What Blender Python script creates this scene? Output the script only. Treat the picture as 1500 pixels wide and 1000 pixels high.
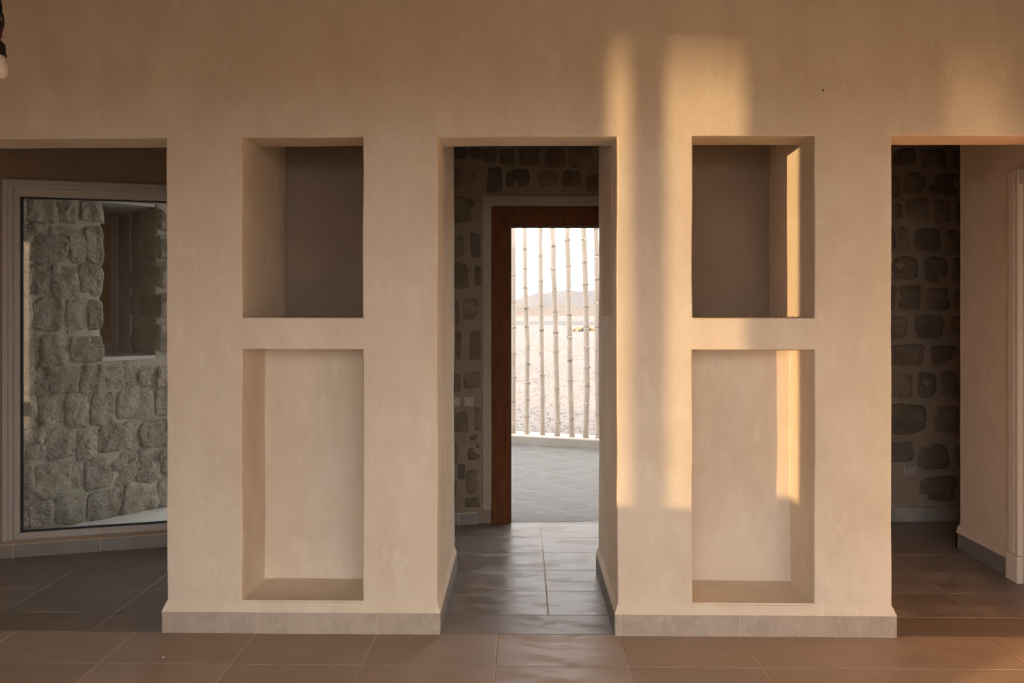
import bpy, bmesh, math, random
from mathutils import Vector, Matrix, noise

random.seed(7)
SC = bpy.context.scene
COL = SC.collection
for _o in list(bpy.data.objects):
    bpy.data.objects.remove(_o)

# ------------------------------------------------------------------ camera
cam = bpy.data.cameras.new('camera')
cam.lens = 24.0
cam.sensor_width = 36.0
cam.shift_y = -50 / 1500
cam.clip_start = 0.05
cam.clip_end = 8000
co = bpy.data.objects.new('camera', cam)
COL.objects.link(co)
co.location = (0, -3.39, 1.62)
co.rotation_euler = (math.pi / 2, 0, math.radians(0.81))
SC.camera = co

# ------------------------------------------------------------------ sky, sun, exposure
SKY = (1.0, 0.985, 0.985)
SKY_STRENGTH = 1.88
w = bpy.data.worlds.new('hazy_evening_sky')
SC.world = w
w.use_nodes = True
bg = w.node_tree.nodes['Background']
bg.inputs['Color'].default_value = (*SKY, 1)
bg.inputs['Strength'].default_value = SKY_STRENGTH

SUN_K = 1.75                                    # sideways run per metre of depth
SUN_EL = math.radians(2.1)
sd = bpy.data.lights.new('evening_sun', 'SUN')
sd.energy = 8.4
sd.color = (1.0, 0.68, 0.34)
sd.angle = math.radians(0.55)
so = bpy.data.objects.new('evening_sun', sd)
COL.objects.link(so)
hor = Vector((SUN_K, 1, 0)).normalized()
sun_dir = (hor * math.cos(SUN_EL) + Vector((0, 0, -math.sin(SUN_EL)))).normalized()
so.rotation_euler = sun_dir.to_track_quat('-Z', 'Y').to_euler()
so.location = (-20, -12, 6)

SC.view_settings.view_transform = 'Standard'
SC.view_settings.look = 'None'
SC.view_settings.exposure = 1.0
SC.view_settings.gamma = 1.0
SC.view_settings.use_curve_mapping = False

# ------------------------------------------------------------------ materials
def nodes(name):
    m = bpy.data.materials.new(name)
    m.use_nodes = True
    nt = m.node_tree
    return m, nt, nt.nodes['Principled BSDF']

def N(nt, kind, **kw):
    n = nt.nodes.new(kind)
    for k, v in kw.items():
        setattr(n, k, v)
    return n

def noise_node(nt, vec, scale, detail=4, rough=0.55):
    n = N(nt, 'ShaderNodeTexNoise')
    n.inputs['Scale'].default_value = scale
    n.inputs['Detail'].default_value = detail
    n.inputs['Roughness'].default_value = rough
    nt.links.new(vec, n.inputs['Vector'])
    return n.outputs['Fac']

def maprange(nt, fac, a, b, c, d):
    n = N(nt, 'ShaderNodeMapRange')
    n.inputs[1].default_value = a
    n.inputs[2].default_value = b
    n.inputs[3].default_value = c
    n.inputs[4].default_value = d
    nt.links.new(fac, n.inputs[0])
    return n.outputs[0]

def mix(nt, fac, a, b, mode='MIX'):
    n = N(nt, 'ShaderNodeMix', data_type='RGBA', blend_type=mode)
    for sock, v in ((n.inputs[0], fac), (n.inputs[6], a), (n.inputs[7], b)):
        if isinstance(v, (int, float)):
            sock.default_value = v
        elif isinstance(v, tuple):
            sock.default_value = (*v, 1)
        else:
            nt.links.new(v, sock)
    return n.outputs[2]

def math_node(nt, op, a, b):
    n = N(nt, 'ShaderNodeMath', operation=op)
    for sock, v in ((n.inputs[0], a), (n.inputs[1], b)):
        if isinstance(v, (int, float)):
            sock.default_value = v
        else:
            nt.links.new(v, sock)
    return n.outputs[0]

def position(nt, stretch=None):
    g = N(nt, 'ShaderNodeNewGeometry')
    out = g.outputs['Position']
    if stretch:
        v = N(nt, 'ShaderNodeVectorMath', operation='MULTIPLY')
        nt.links.new(out, v.inputs[0])
        v.inputs[1].default_value = stretch
        out = v.outputs[0]
    return out

def bump(nt, bsdf, height, strength, dist):
    b = N(nt, 'ShaderNodeBump')
    b.inputs['Strength'].default_value = strength
    b.inputs['Distance'].default_value = dist
    nt.links.new(height, b.inputs['Height'])
    nt.links.new(b.outputs['Normal'], bsdf.inputs['Normal'])

def surface(name, c1, c2, big=1.5, fine=90.0, rough=0.85, bump_s=0.25, bump_d=0.004,
            stretch=None, rand=0.0, spec=0.3, lo=0.3, hi=0.7, pits=0.0, c3=None):
    """two-tone mottled material with fine relief"""
    m, nt, b = nodes(name)
    p = position(nt, stretch)
    f1 = maprange(nt, noise_node(nt, p, big, 6, 0.6), lo, hi, 0, 1)
    col = mix(nt, f1, c1, c2)
    if c3:
        f3 = maprange(nt, noise_node(nt, p, big * 4.3, 5, 0.65), 0.52, 0.75, 0, 0.6)
        col = mix(nt, f3, col, c3)
    g = position(nt)
    ff = noise_node(nt, g, fine, 3, 0.6)
    col = mix(nt, 0.35, col, mix(nt, ff, (0.35, 0.35, 0.35), (0.65, 0.65, 0.65)), 'SOFT_LIGHT')
    if rand:
        oi = N(nt, 'ShaderNodeObjectInfo')
        r = maprange(nt, oi.outputs['Random'], 0, 1, 1 - rand, 1 + rand)
        hs = N(nt, 'ShaderNodeHueSaturation')
        nt.links.new(r, hs.inputs['Value'])
        nt.links.new(col, hs.inputs['Color'])
        col = hs.outputs[0]
    nt.links.new(col, b.inputs['Base Color'])
    b.inputs['Roughness'].default_value = rough
    b.inputs['Specular IOR Level'].default_value = spec
    h = ff
    if pits:
        v = N(nt, 'ShaderNodeTexVoronoi')
        v.inputs['Scale'].default_value = pits
        nt.links.new(g, v.inputs['Vector'])
        h = math_node(nt, 'ADD', math_node(nt, 'MULTIPLY', noise_node(nt, g, pits * 0.7, 8, 0.7), 1.6),
                      math_node(nt, 'MULTIPLY', maprange(nt, v.outputs['Distance'], 0, 0.5, 0, 1), 0.5))
    bump(nt, b, h, bump_s, bump_d)
    return m

def plaster_material():
    m, nt, b = nodes('sand_lime_plaster')
    p = position(nt)
    tall = position(nt, (1.0, 1.0, 0.5))
    f1 = maprange(nt, noise_node(nt, p, 0.9, 5, 0.6), 0.3, 0.7, 0, 1)
    col = mix(nt, f1, (0.70, 0.58, 0.45), (0.79, 0.675, 0.54))
    f2 = maprange(nt, noise_node(nt, tall, 4.0, 7, 0.68), 0.40, 0.72, 0, 0.75)
    col = mix(nt, f2, col, (0.64, 0.51, 0.38))
    f3 = maprange(nt, noise_node(nt, tall, 9.0, 6, 0.7), 0.54, 0.74, 0, 0.55)
    col = mix(nt, f3, col, (0.84, 0.74, 0.61))
    f4 = maprange(nt, noise_node(nt, position(nt, (1, 1, 0.12)), 14.0, 4, 0.6), 0.62, 0.80, 0, 0.22)
    col = mix(nt, f4, col, (0.60, 0.47, 0.35))
    grain = noise_node(nt, p, 260.0, 2, 0.5)
    col = mix(nt, 0.25, col, mix(nt, grain, (0.35, 0.35, 0.35), (0.65, 0.65, 0.65)), 'SOFT_LIGHT')
    nt.links.new(col, b.inputs['Base Color'])
    b.inputs['Roughness'].default_value = 0.88
    b.inputs['Specular IOR Level'].default_value = 0.2
    h = math_node(nt, 'ADD', math_node(nt, 'MULTIPLY', grain, 0.3),
                  math_node(nt, 'MULTIPLY', noise_node(nt, p, 24.0, 5, 0.6), 0.8))
    bump(nt, b, h, 0.35, 0.007)
    return m

def tile_material(name, c1, c2, dust, rough, dust_amt=0.5, rand=0.06):
    m, nt, b = nodes(name)
    p = position(nt, (0.8, 2.4, 1))
    f1 = maprange(nt, noise_node(nt, p, 2.2, 7, 0.62), 0.3, 0.7, 0, 1)
    col = mix(nt, f1, c1, c2)
    f2 = maprange(nt, noise_node(nt, p, 3.6, 9, 0.74), 0.47, 0.66, 0, dust_amt)
    col = mix(nt, f2, col, dust)
    oi = N(nt, 'ShaderNodeObjectInfo')
    hs = N(nt, 'ShaderNodeHueSaturation')
    nt.links.new(maprange(nt, oi.outputs['Random'], 0, 1, 1 - rand, 1 + rand), hs.inputs['Value'])
    nt.links.new(col, hs.inputs['Color'])
    nt.links.new(hs.outputs[0], b.inputs['Base Color'])
    nt.links.new(maprange(nt, f2, 0, dust_amt, rough, rough + 0.34), b.inputs['Roughness'])
    b.inputs['Specular IOR Level'].default_value = 0.5
    bump(nt, b, noise_node(nt, position(nt), 60, 4, 0.6), 0.08, 0.002)
    return m

def plain(name, col, rough=0.5, spec=0.5, metal=0.0):
    m, nt, b = nodes(name)
    p = position(nt)
    f = noise_node(nt, p, 30, 3, 0.6)
    c = mix(nt, f, tuple(x * 0.93 for x in col), tuple(min(1, x * 1.07) for x in col))
    nt.links.new(c, b.inputs['Base Color'])
    b.inputs['Roughness'].default_value = rough
    b.inputs['Specular IOR Level'].default_value = spec
    b.inputs['Metallic'].default_value = metal
    return m

def wood_material(name, c1, c2, stretch, rough=0.5):
    m, nt, b = nodes(name)
    p = position(nt, stretch)
    f = maprange(nt, noise_node(nt, p, 9.0, 7, 0.65), 0.3, 0.7, 0, 1)
    col = mix(nt, f, c1, c2)
    v = N(nt, 'ShaderNodeTexVoronoi')
    v.inputs['Scale'].default_value = 2.2
    nt.links.new(position(nt, (3, 3, 1)), v.inputs['Vector'])
    col = mix(nt, maprange(nt, v.outputs['Distance'], 0.02, 0.09, 0.75, 0.0), col, tuple(x * 0.35 for x in c1))
    nt.links.new(col, b.inputs['Base Color'])
    b.inputs['Roughness'].default_value = rough
    b.inputs['Specular IOR Level'].default_value = 0.2
    bump(nt, b, f, 0.1, 0.002)
    return m

def glass_material(name='window_glass', tint=(0.86, 0.88, 0.87)):
    m = bpy.data.materials.new(name)
    m.use_nodes = True
    nt = m.node_tree
    nt.nodes.clear()
    out = N(nt, 'ShaderNodeOutputMaterial')
    tr = N(nt, 'ShaderNodeBsdfTransparent')
    tr.inputs[0].default_value = (*tint, 1)
    gl = N(nt, 'ShaderNodeBsdfGlossy')
    gl.inputs['Roughness'].default_value = 0.0
    fr = N(nt, 'ShaderNodeFresnel')
    fr.inputs['IOR'].default_value = 1.5
    mx = N(nt, 'ShaderNodeMixShader')
    nt.links.new(fr.outputs[0], mx.inputs[0])
    nt.links.new(tr.outputs[0], mx.inputs[1])
    nt.links.new(gl.outputs[0], mx.inputs[2])
    nt.links.new(mx.outputs[0], out.inputs[0])
    return m

M = {}
M['plaster'] = plaster_material()
M['patch'] = surface('rough_infill_plaster', (0.60, 0.44, 0.32), (0.68, 0.52, 0.39), 3, 160, 0.95, 0.6, 0.006)
M['niche_shade_hall'] = surface('niche_shade_and_hall_plaster', (0.25, 0.185, 0.135), (0.31, 0.235, 0.175), 2.5, 120, 0.95, 0.4, 0.005, spec=0.1)  # dark brown with niche shade painted in; also the hall window plaster
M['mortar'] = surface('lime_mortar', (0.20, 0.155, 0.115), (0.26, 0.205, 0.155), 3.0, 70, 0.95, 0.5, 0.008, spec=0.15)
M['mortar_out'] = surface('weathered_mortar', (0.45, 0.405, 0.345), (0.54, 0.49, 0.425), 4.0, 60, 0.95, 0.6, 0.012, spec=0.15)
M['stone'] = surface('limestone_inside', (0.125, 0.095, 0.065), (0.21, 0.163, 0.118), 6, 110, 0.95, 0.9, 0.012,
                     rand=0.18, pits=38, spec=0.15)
M['stone_out'] = surface('limestone_outside', (0.40, 0.345, 0.285), (0.54, 0.48, 0.41), 6, 110, 0.95, 1.0, 0.022,
                         rand=0.16, pits=34, spec=0.15, c3=(0.29, 0.24, 0.19))
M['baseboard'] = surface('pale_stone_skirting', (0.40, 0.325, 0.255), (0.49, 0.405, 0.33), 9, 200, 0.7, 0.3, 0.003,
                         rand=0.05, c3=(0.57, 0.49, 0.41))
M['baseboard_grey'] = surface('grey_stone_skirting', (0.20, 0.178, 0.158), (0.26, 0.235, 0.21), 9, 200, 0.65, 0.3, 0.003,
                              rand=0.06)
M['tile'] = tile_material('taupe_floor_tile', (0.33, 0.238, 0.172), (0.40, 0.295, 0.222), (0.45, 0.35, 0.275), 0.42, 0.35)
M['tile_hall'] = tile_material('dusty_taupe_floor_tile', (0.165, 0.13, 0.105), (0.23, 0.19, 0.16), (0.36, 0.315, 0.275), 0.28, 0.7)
M['tile_dark'] = tile_material('dark_threshold_tile', (0.18, 0.132, 0.10), (0.22, 0.165, 0.128), (0.30, 0.24, 0.19), 0.38, 0.35)
M['grout'] = plain('pale_grout', (0.72, 0.57, 0.43), 0.9, 0.2)
M['paver'] = surface('pale_terrace_paver', (0.145, 0.137, 0.128), (0.195, 0.186, 0.176), 4, 120, 0.7, 0.25, 0.004,
                     stretch=(1, 2.5, 1), rand=0.05, c3=(0.16, 0.14, 0.125))
M['paver_joint'] = surface('white_cement', (0.245, 0.238, 0.228), (0.28, 0.272, 0.261), 3, 90, 0.85, 0.3, 0.004)
M['white_cement'] = surface('smooth_white_cement', (0.55, 0.53, 0.50), (0.62, 0.60, 0.57), 3, 90, 0.8, 0.3, 0.004)
M['surround'] = surface('trowelled_door_surround', (0.30, 0.245, 0.19), (0.36, 0.30, 0.24), 3, 90, 0.9, 0.3, 0.004)
M['curb'] = surface('beige_cement_curb', (0.46, 0.425, 0.385), (0.52, 0.48, 0.435), 3, 90, 0.85, 0.3, 0.004)
M['frame_white'] = plain('off_white_painted_frame', (0.39, 0.35, 0.31), 0.5)
M['casing'] = plain('cream_painted_casing', (0.66, 0.56, 0.45), 0.45)
M['gasket'] = plain('black_rubber_gasket', (0.012, 0.010, 0.016), 0.6)
M['glass'] = glass_material()
M['filter_glass'] = glass_material('sun_filter_glass', (0.50, 0.50, 0.50))  # grey filter tint that dims the sun behind the slits
M['wood'] = wood_material('dark_stained_pine', (0.075, 0.024, 0.008), (0.15, 0.052, 0.018), (6, 6, 0.6), 0.8)
M['red_wood'] = wood_material('reddish_door_wood', (0.22, 0.07, 0.035), (0.32, 0.11, 0.055), (8, 8, 0.5), 0.5)
M['shutter'] = wood_material('orange_brown_shutter', (0.30, 0.155, 0.075), (0.38, 0.20, 0.10), (6, 6, 0.5), 0.6)
M['orange_panel'] = wood_material('orange_brown_panel', (0.50, 0.27, 0.14), (0.58, 0.33, 0.18), (6, 6, 0.5), 0.6)
M['grey_frame'] = plain('grey_blue_window_frame', (0.52, 0.50, 0.50), 0.5)
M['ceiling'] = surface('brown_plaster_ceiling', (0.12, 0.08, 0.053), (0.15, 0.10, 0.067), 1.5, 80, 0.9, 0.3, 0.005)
M['plate'] = plain('white_switch_plastic', (0.33, 0.29, 0.24), 0.4)
M['plate_dark'] = plain('dark_outlet_insert', (0.10, 0.08, 0.065), 0.4)
M['bulb'] = plain('opal_bulb_glass', (0.72, 0.64, 0.55), 0.3)
M['black'] = plain('black_bakelite', (0.010, 0.008, 0.008), 0.4)
M['cord'] = plain('dark_red_wire', (0.06, 0.015, 0.012), 0.5)
M['yard'] = surface('brown_gravel_yard', (0.13, 0.105, 0.082), (0.18, 0.147, 0.117), 0.5, 12, 0.95, 0.5, 0.03, spec=0.1)
M['sand'] = surface('pale_pebbly_sand', (0.22, 0.195, 0.175), (0.27, 0.238, 0.21), 0.35, 9, 0.95, 0.5, 0.03,
                    stretch=(0.5, 1, 1), spec=0.1)
M['pebble'] = surface('grey_desert_pebble', (0.165, 0.147, 0.132), (0.255, 0.225, 0.20), 3, 60, 0.95, 0.3, 0.004, spec=0.1)
M['road'] = surface('grey_gravel_track', (0.15, 0.14, 0.14), (0.19, 0.178, 0.172), 0.3, 6, 0.95, 0.4, 0.02, spec=0.1)
M['dune'] = surface('tan_hillside', (0.165, 0.135, 0.112), (0.22, 0.185, 0.157), 0.03, 0.4, 0.95, 0.6, 0.5, spec=0.1)
M['mountain'] = surface('far_bare_rock', (0.115, 0.111, 0.119), (0.14, 0.135, 0.144), 0.004, 0.03, 0.95, 0.6, 8, spec=0.05)
M['scrub'] = surface('dry_scrub', (0.15, 0.138, 0.095), (0.20, 0.18, 0.125), 3, 20, 0.95, 0.4, 0.02)
M['crumb'] = plain('loose_plaster_crumb', (0.16, 0.10, 0.07), 0.95, 0.1)
M['crumb_white'] = plain('white_chip', (0.75, 0.70, 0.62), 0.9, 0.1)

def bamboo_material():
    m, nt, b = nodes('dry_bamboo')
    p = position(nt, (12, 12, 1.1))
    f = maprange(nt, noise_node(nt, p, 3.0, 6, 0.65), 0.35, 0.7, 0, 1)
    col = mix(nt, f, (0.66, 0.585, 0.50), (0.54, 0.455, 0.365))
    f2 = maprange(nt, noise_node(nt, position(nt, (1, 1, 0.5)), 3.0, 3, 0.6), 0.5, 0.75, 0, 0.5)
    col = mix(nt, f2, col, (0.47, 0.37, 0.27))
    nt.links.new(col, b.inputs['Base Color'])
    b.inputs['Roughness'].default_value = 0.6
    return m
M['bamboo'] = bamboo_material()
M['bamboo_node'] = plain('dark_bamboo_node', (0.34, 0.27, 0.21), 0.7)

# ------------------------------------------------------------------ mesh helpers
def link(name, me, mat=None, parent=None, loc=(0, 0, 0), rot=(0, 0, 0)):
    o = bpy.data.objects.new(name, me)
    COL.objects.link(o)
    if mat is not None and me is not None and not me.materials:
        me.materials.append(M[mat])
    o.location = loc
    o.rotation_euler = rot
    if parent:
        o.parent = parent
    return o

def tag(o, label, cat, group=None, kind=None):
    o['label'] = label
    o['category'] = cat
    if group:
        o['group'] = group
    if kind:
        o['kind'] = kind
    return o

def empty(name, loc=(0, 0, 0), rotz=0.0, parent=None):
    o = bpy.data.objects.new(name, None)
    o.empty_display_size = 0.1
    COL.objects.link(o)
    o.location = loc
    o.rotation_euler = (0, 0, rotz)
    if parent:
        o.parent = parent
    return o

def to_mesh(bm, name, smooth=False):
    bmesh.ops.recalc_face_normals(bm, faces=bm.faces)
    me = bpy.data.meshes.new(name)
    bm.to_mesh(me)
    bm.free()
    if smooth:
        me.polygons.foreach_set('use_smooth', [True] * len(me.polygons))
    return me

def box_bm(x0, x1, y0, y1, z0, z1, bevel=0.0, seg=2, bm=None):
    own = bm is None
    b2 = bmesh.new()
    bmesh.ops.create_cube(b2, size=1)
    for v in b2.verts:
        v.co = Vector(((x0 + x1) / 2 + v.co.x * (x1 - x0), (y0 + y1) / 2 + v.co.y * (y1 - y0),
                       (z0 + z1) / 2 + v.co.z * (z1 - z0)))
    if bevel:
        bmesh.ops.bevel(b2, geom=list(b2.edges), offset=bevel, segments=seg, affect='EDGES', profile=0.5)
    if own:
        return b2
    tmp = bpy.data.meshes.new('tmp')
    b2.to_mesh(tmp)
    b2.free()
    bm.from_mesh(tmp)
    bpy.data.meshes.remove(tmp)
    return bm

def box(name, ext, mat, parent=None, bevel=0.0, seg=2):
    return link(name, to_mesh(box_bm(*ext, bevel=bevel, seg=seg), name), mat, parent)

def prism(name, pts, axis, a, b, mat, parent=None, bevel=0.0):
    """extrude a 2-D outline between a and b along axis ('x','y','z')"""
    bm = bmesh.new()
    def P(p, t):
        if axis == 'z':
            return (p[0], p[1], t)
        if axis == 'y':
            return (p[0], t, p[1])
        return (t, p[0], p[1])
    lo = [bm.verts.new(P(p, a)) for p in pts]
    hi = [bm.verts.new(P(p, b)) for p in pts]
    n = len(pts)
    bm.faces.new(lo)
    bm.faces.new(hi)
    for i in range(n):
        bm.faces.new((lo[i], lo[(i + 1) % n], hi[(i + 1) % n], hi[i]))
    bmesh.ops.recalc_face_normals(bm, faces=bm.faces)
    if bevel:
        bmesh.ops.bevel(bm, geom=list(bm.edges), offset=bevel, segments=2, affect='EDGES', profile=0.5)
    return link(name, to_mesh(bm, name), mat, parent)

def lathe_bm(profile, seg=24):
    bm = bmesh.new()
    rings = []
    for r, z in profile:
        rings.append([bm.verts.new((r * math.cos(2 * math.pi * k / seg), r * math.sin(2 * math.pi * k / seg), z))
                      for k in range(seg)])
    for a, b in zip(rings, rings[1:]):
        for k in range(seg):
            bm.faces.new((a[k], a[(k + 1) % seg], b[(k + 1) % seg], b[k]))
    bm.faces.new(rings[0][::-1])
    bm.faces.new(rings[-1])
    return bm

def tube_bm(pts, rad, seg=10, bm=None):
    bm = bm or bmesh.new()
    pts = [Vector(p) for p in pts]
    rings = []
    n = len(pts)
    side = None
    for i, p in enumerate(pts):
        d = (pts[min(i + 1, n - 1)] - pts[max(i - 1, 0)]).normalized()
        if side is None:
            side = d.orthogonal().normalized()
        side = (side - d * side.dot(d)).normalized()
        up = d.cross(side)
        r = rad[i] if isinstance(rad, (list, tuple)) else rad
        rings.append([bm.verts.new(p + (side * math.cos(2 * math.pi * k / seg) + up * math.sin(2 * math.pi * k / seg)) * r)
                      for k in range(seg)])
    for a, b in zip(rings, rings[1:]):
        for k in range(seg):
            bm.faces.new((a[k], a[(k + 1) % seg], b[(k + 1) % seg], b[k]))
    bm.faces.new(rings[0][::-1])
    bm.faces.new(rings[-1])
    return bm

def cuts(vals, step):
    vals = sorted(set(round(v, 4) for v in vals))
    out = [vals[0]]
    for a, b in zip(vals, vals[1:]):
        n = max(1, int(math.ceil((b - a) / step)))
        out += [a + (b - a) * (k + 1) / n for k in range(n)]
    return out

def voxel_wall(name, xs, ys, zs, solid, mat, step=0.12, wob=0.003, bevel=0.007, parent=None):
    """a wall with openings and niches: boundary faces of a solid cut on a grid, with uneven hand-trowelled edges"""
    xs, ys, zs = cuts(xs, step), cuts(ys, step), cuts(zs, step)
    nx, ny, nz = len(xs) - 1, len(ys) - 1, len(zs) - 1
    S = {}
    for i in range(nx):
        for j in range(ny):
            for k in range(nz):
                S[i, j, k] = solid((xs[i] + xs[i + 1]) / 2, (ys[j] + ys[j + 1]) / 2, (zs[k] + zs[k + 1]) / 2)
    bm = bmesh.new()
    V = {}
    def v(i, j, k):
        if (i, j, k) not in V:
            p = Vector((xs[i], ys[j], zs[k]))
            d = noise.noise_vector(p * 2.3) * wob + noise.noise_vector(p * 9.0) * wob * 0.35
            V[i, j, k] = bm.verts.new(p + d)
        return V[i, j, k]
    for (i, j, k), s in S.items():
        if not s:
            continue
        if not S.get((i - 1, j, k)):
            bm.faces.new((v(i, j, k), v(i, j, k + 1), v(i, j + 1, k + 1), v(i, j + 1, k)))
        if not S.get((i + 1, j, k)):
            bm.faces.new((v(i + 1, j, k), v(i + 1, j + 1, k), v(i + 1, j + 1, k + 1), v(i + 1, j, k + 1)))
        if not S.get((i, j - 1, k)):
            bm.faces.new((v(i, j, k), v(i + 1, j, k), v(i + 1, j, k + 1), v(i, j, k + 1)))
        if not S.get((i, j + 1, k)):
            bm.faces.new((v(i, j + 1, k), v(i, j + 1, k + 1), v(i + 1, j + 1, k + 1), v(i + 1, j + 1, k)))
        if not S.get((i, j, k - 1)):
            bm.faces.new((v(i, j, k), v(i, j + 1, k), v(i + 1, j + 1, k), v(i + 1, j, k)))
        if not S.get((i, j, k + 1)):
            bm.faces.new((v(i, j, k + 1), v(i + 1, j, k + 1), v(i + 1, j + 1, k + 1), v(i, j + 1, k + 1)))
    me = to_mesh(bm, name, smooth=True)
    o = link(name, me, mat, parent)
    if bevel:
        md = o.modifiers.new('soft_arris', 'BEVEL')
        md.width = bevel
        md.segments = 2
        md.limit_method = 'ANGLE'
        md.angle_limit = math.radians(50)
        md.harden_normals = False
    wn = o.modifiers.new('flat_faces', 'WEIGHTED_NORMAL')
    wn.keep_sharp = False
    return o

def inside(v, a, b):
    return a < v < b

def clip_poly(poly, px, py, nx, ny):
    """keep the part of the polygon where (p - (px,py)) . (nx,ny) <= 0"""
    out = []
    n = len(poly)
    for i in range(n):
        a, b = poly[i], poly[(i + 1) % n]
        da = (a[0] - px) * nx + (a[1] - py) * ny
        db = (b[0] - px) * nx + (b[1] - py) * ny
        if da <= 0:
            out.append(a)
        if (da < 0) != (db < 0) and da != db:
            t = da / (da - db)
            out.append((a[0] + (b[0] - a[0]) * t, a[1] + (b[1] - a[1]) * t))
    return out

def poly_tile(name, poly, top, thick, mat, parent, arris=0.0025):
    """one floor tile with a small arris; origin at its middle"""
    cx = sum(p[0] for p in poly) / len(poly)
    cy = sum(p[1] for p in poly) / len(poly)
    bm = bmesh.new()
    n = len(poly)
    loc = [(p[0] - cx, p[1] - cy) for p in poly]
    base = [bm.verts.new((x, y, -thick)) for x, y in loc]
    mid = [bm.verts.new((x, y, -arris)) for x, y in loc]
    hi = []
    for x, y in loc:
        L = math.hypot(x, y) or 1
        hi.append(bm.verts.new((x - x / L * arris * 1.4, y - y / L * arris * 1.4, 0)))
    bm.faces.new(hi)
    for i in range(n):
        j = (i + 1) % n
        bm.faces.new((base[i], base[j], mid[j], mid[i]))
        bm.faces.new((mid[i], mid[j], hi[j], hi[i]))
    return link(name, to_mesh(bm, name), mat, parent, (cx, cy, top))

def area(poly):
    return abs(sum(poly[i][0] * poly[(i + 1) % len(poly)][1] - poly[(i + 1) % len(poly)][0] * poly[i][1]
                   for i in range(len(poly)))) / 2

def stone_mesh(w, h, proud, seed, n=11, rough=0.012, sunk=0.03):
    """rough-dressed block: irregular rounded outline, pillowed pitted face; local x = width, z = height, face to -y"""
    bm = bmesh.new()
    rnd = random.Random(seed)
    off = Vector((rnd.uniform(-50, 50), rnd.uniform(-50, 50), rnd.uniform(-50, 50)))
    skx, skz = rnd.uniform(-0.14, 0.14), rnd.uniform(-0.14, 0.14)
    tx, tz = rnd.uniform(-0.2, 0.2), rnd.uniform(-0.2, 0.2)
    pw = rnd.uniform(3.2, 7.5)
    G = []
    for j in range(n):
        row = []
        for i in range(n):
            u, v = 2 * i / (n - 1) - 1, 2 * j / (n - 1) - 1
            m = max(abs(u), abs(v))
            if m > 0:
                L = (abs(u) ** pw + abs(v) ** pw) ** (1 / pw)
                k = m / L
                a, b = u * k, v * k
            else:
                a = b = 0.0
            x = (a + skx * b * a + tx * b * 0.35) * w / 2
            z = (b + skz * a * b + tz * a * 0.35) * h / 2
            q = Vector((x, 0, z)) + off
            edge = (noise.noise(q * 18) * 0.013 + noise.noise(q * 7) * 0.020) * min(1.0, min(w, h) / 0.28)
            L2 = math.hypot(x, z) or 1
            x += x / L2 * edge * m
            z += z / L2 * edge * m
            prof = 1 - m ** 5
            d = -sunk if m > 0.999 else (proud * (0.35 + 0.65 * prof) + noise.noise(q * 13) * rough + noise.noise(q * 34) * rough * 0.55
                                         + noise.noise(q * 5) * rough * 0.9)
            row.append(bm.verts.new((x, -d, z)))
        G.append(row)
    for j in range(n - 1):
        for i in range(n - 1):
            bm.faces.new((G[j][i], G[j][i + 1], G[j + 1][i + 1], G[j + 1][i]))
    return to_mesh(bm, 'stone', smooth=True)

_seed = [100]
def stones(table, parent, mat, proud, rot=0.0, place=None, rough=0.012, shrink=0.0, n=11):
    for s0, s1, z0, z1 in table:
        _seed[0] += 1
        w, h = s1 - s0 - shrink, z1 - z0 - shrink
        if w < 0.02 or h < 0.02:
            continue
        me = stone_mesh(w, h, proud * random.uniform(0.75, 1.25), _seed[0], n=n, rough=rough * min(1, 0.4 + min(w, h) / 0.25))
        sm, zm = (s0 + s1) / 2, (z0 + z1) / 2
        loc = place(sm, zm) if place else (sm, 0, zm)
        link('stone', me, mat, parent, loc, (0, 0, rot))

def courses(s0, s1, z0, z1, avoid=(), hh=0.22, ww=(0.16, 0.34)):
    out = []
    z = z0
    while z < z1 - 0.1:
        h = min(random.uniform(hh * 0.85, hh * 1.15), z1 - z)
        s = s0
        while s < s1 - 0.06:
            wd = random.uniform(*ww)
            if s + wd > s1 - 0.08:
                wd = s1 - s
            b = (s + 0.012, s + wd - 0.012, z + 0.012, z + h - 0.012)
            if not any(b[0] < a[1] and b[1] > a[0] and b[2] < a[3] and b[3] > a[2] for a in avoid):
                out.append(b)
            s += wd
        z += h
    return out

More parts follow.
